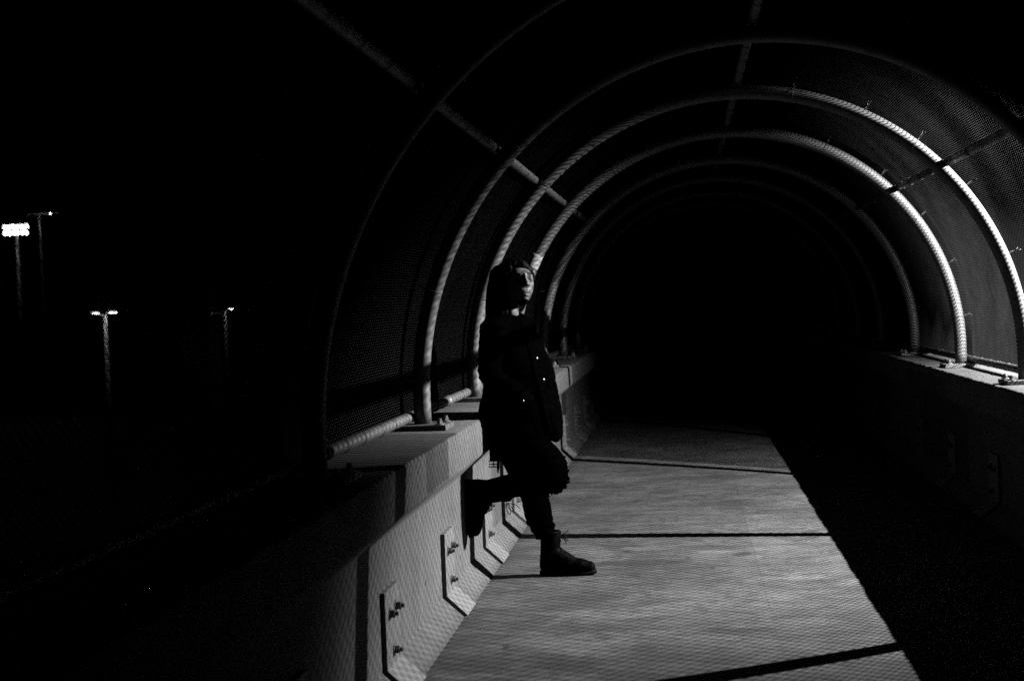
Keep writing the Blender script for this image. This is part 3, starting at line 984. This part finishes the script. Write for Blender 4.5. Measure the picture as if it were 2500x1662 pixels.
belt = pobj('belt_strap', bl_.mesh('belt_strap', False), LEATHER)
bk = MB()
bk.tube([bx(-1.084, .655), bx(-1.034, .655), bx(-1.034, .623), bx(-1.084, .623)], .004, 8, closed=True)
bk.tube([bx(-1.059, .655), bx(-1.059, .623, 7.655)], .003, 8)
bk.tube([bx(-1.084, .638), bx(-1.034, .638)], .003, 8)
pobj('belt_buckle', bk.mesh('belt_buckle'), BOLT, belt).location = (0, 0, 0)

# ------------------------------------------------------------------ the street lamp that lights the bridge, beside it
lp_root = obj('street_lamp', None, None, None, (5.35, 8.40, -6.6))
tag(lp_root, 'lit lamp on a post standing beside the bridge past the unlit barrier', 'street lamp')
MB().tube([(0, 0, 0), (0, 0, 5.0), (0, 0, 9.9)], [.11, .09, .07], 16).build('pole', FARPOLE, lp_root)
aim = (AIM - LAMP).normalized()
hd = MB()
hq = aim.to_track_quat('X', 'Z').to_matrix()
hp = LAMP - aim * .16 - Vector((5.35, 8.40, -6.6))
hd.box(hp, (.22, .34, .24), hq, .03)
hd.tube([hp - aim * .1, Vector((0, 0, 9.75))], .03, 10)
hd.build('lamp_head', LAMPM, lp_root, smooth=False)
# the hood that keeps the lamp from shining upwards: a curved flap in front of it
vis = MB(); base_v = LAMP - Vector((5.35, 8.40, -6.6)); rv = .17
ring_a, ring_b, ring_c, ring_d = [], [], [], []
for k in range(49):
    a = rad(180 - 84 + 168 * k / 48)
    c, s_ = math.cos(a), math.sin(a)
    side_ = math.degrees(a) - 180          # rim of this unseen hood is shaped to darken the bridge's near end
    zl = -rv * math.tan(rad(12.2 + max(0, min(26, side_ - 15)) * .66))
    ring_a.append(base_v + Vector((rv * c, rv * s_, zl))); ring_b.append(base_v + Vector(((rv + .003) * c, (rv + .003) * s_, zl)))
    ring_c.append(base_v + Vector(((rv + .003) * c, (rv + .003) * s_, .2))); ring_d.append(base_v + Vector((rv * c, rv * s_, .2)))
nv = 49; vv = ring_a + ring_b + ring_c + ring_d; ff = []
for r_ in range(4):
    q_ = (r_ + 1) % 4
    for k in range(48): ff.append((r_ * nv + k, r_ * nv + k + 1, q_ * nv + k + 1, q_ * nv + k))
ff += [(0, nv, 2 * nv, 3 * nv), (48, 3 * nv + 48, 2 * nv + 48, nv + 48)]
vis.add(vv, ff).build('lamp_hood', LAMPM, lp_root, smooth=False)
MB().box(hp + aim * .113, (.006, .28, .18), hq).build('lamp_lens', mat_emit('lamp_lens_glow', 30), lp_root, smooth=False)

# ------------------------------------------------------------------ lights far off in the dark, beyond the mesh
GZ = -6.6
GLOW = mat_emit('lit_lamp', 16)
GLOW2 = mat_emit('lit_lamp_small', 12)
def point(parent, loc, e, r=.1):
    l_ = bpy.data.lights.new('lamp_glow', 'POINT'); l_.energy = e; l_.shadow_soft_size = r
    o = bpy.data.objects.new('lamp_glow', l_); C.objects.link(o); o.parent = parent; o.location = loc
    return o
# stadium tower
ft = obj('floodlight_tower', None, None, None, (-58.35, 120, GZ))
tag(ft, 'tall floodlight tower with a glaring double bank of lamps', 'floodlight')
MB().tube([(0, 0, 0), (0, 0, 16.6)], [.22, .13], 12).build('pole', FARPOLE, ft)
fr_ = MB()
for k in (0, 1): fr_.box((0, 0.1, 16.25 + .52 * k), (2.2, .1, .08))
fr_.box((0, .1, 16.5), (.12, .1, .8))
fr_.build('lamp_frame', LAMPM, ft, smooth=False)
for k in (0, 1):
    for i in range(6):
        x = -.98 + .39 * i + .03 * k
        h_ = MB().tube([(x, .05, 16.25 + .52 * k), (x, -.22, 16.2 + .52 * k)], [.1, .24], 14).build('floodlight_head', LAMPM, ft)
        MB().tube([(x, -.225, 16.2 + .52 * k), (x, -.235, 16.198 + .52 * k)], .23, 16).build('lens', GLOW, h_)
point(ft, (0, -2.0, 16.2), 70, .3)
# thin mast with a cross arm
tm = obj('light_mast', None, None, None, (-65.55, 140, GZ))
tag(tm, 'thin mast with a cross arm of small lamps right of the floodlight bank', 'light mast')
MB().tube([(0, 0, 0), (0, 0, 19.4)], [.17, .09], 10).build('pole', FARPOLE, tm)
MB().tube([(-1.25, 0, 19.42), (2.0, 0, 19.42)], .05, 8).build('cross_arm', FARPOLE, tm)
for x, big in ((1.2, 1), (.62, 0), (-1.1, 0), (1.9, 0)):
    r_ = .12 if big else .05
    MB().ell((x, -.02, 19.36), (r_, r_, r_ * .9), None, 12, 8).build('lamp', GLOW2 if big else mat_emit('faint_lamp', .4), tm)
point(tm, (.3, -1.3, 19.2), 50, .1)
# double-armed street lamp
def street_lamp(name, x, y, top, arms, label, e):
    s = obj(name, None, None, None, (x, y, GZ))
    tag(s, label, 'street lamp', 'street lamps far off beyond the mesh')
    hgt = top - GZ
    MB().tube([(0, 0, 0), (0, 0, hgt)], [.12, .08], 12).build('pole', FARPOLE, s)
    for (x0, x1, dz, lit) in arms:
        MB().tube([(0, 0, hgt - .06), (x0 * .5, 0, hgt + .10 + dz), (x0, 0, hgt + .16 + dz)], .03, 8).build('arm', FARPOLE, s)
        hd_ = MB().box(((x0 + x1) / 2, 0, hgt + .17 + dz), (abs(x1 - x0) + .06, .26, .10), None, .02).build('lamp_head', LAMPM, s, smooth=False)
        MB().ell(((x0 + x1) / 2, -.02, hgt + .115 + dz), (abs(x1 - x0) / 2, .12, .045), None, 16, 8).build('lens', GLOW if lit else mat_emit('dim_lens', .15), hd_)
        point(s, ((x0 + x1) / 2, -.35, hgt + .02 + dz), e if lit else e * .12, .05)
street_lamp('street_lamp', -25.28, 60, 1.75, [(-.57, -.25, 0, True), (.17, .58, .0, True)], 'far double-armed street lamp glowing low between the two smaller lights', 15)
street_lamp('street_lamp', -28.10, 85, 1.80, [(-.87, -.75, -.2, False), (.24, .58, .02, True)], 'far street lamp with one short lit arm, nearest to the lit hoops', 9)
# unlit lattice mast
lm_ = obj('lattice_mast', None, None, None, (-30.5, 90, GZ))
tag(lm_, 'faint lattice mast standing dark above the single-armed street lamp', 'mast')
la = MB()
for sx in (-1, 1):
    for sy_ in (-1, 1): la.tube([(sx * .28, sy_ * .28, 0), (sx * .12, sy_ * .12, 15.4)], .035, 6)
for k in range(22):
    z = k * .7; w0, w1 = .28 - .16 * z / 15.4, .28 - .16 * (z + .7) / 15.4
    for sy_ in (-1, 1): la.tube([(-w0, sy_ * w0, z), (w1, sy_ * w1, z + .7)], .018, 5); la.tube([(w0, sy_ * w0, z), (-w1, sy_ * w1, z + .7)], .018, 5)
la.build('lattice', FARPOLE, lm_, smooth=False)
ca = MB()
for z, wd in ((13.4, 1.1), (14.5, 1.0), (15.2, .8)): ca.tube([(-wd, 0, z), (wd * 1.2, 0, z)], .04, 6)
ca.build('cross_arm', FARPOLE, lm_)
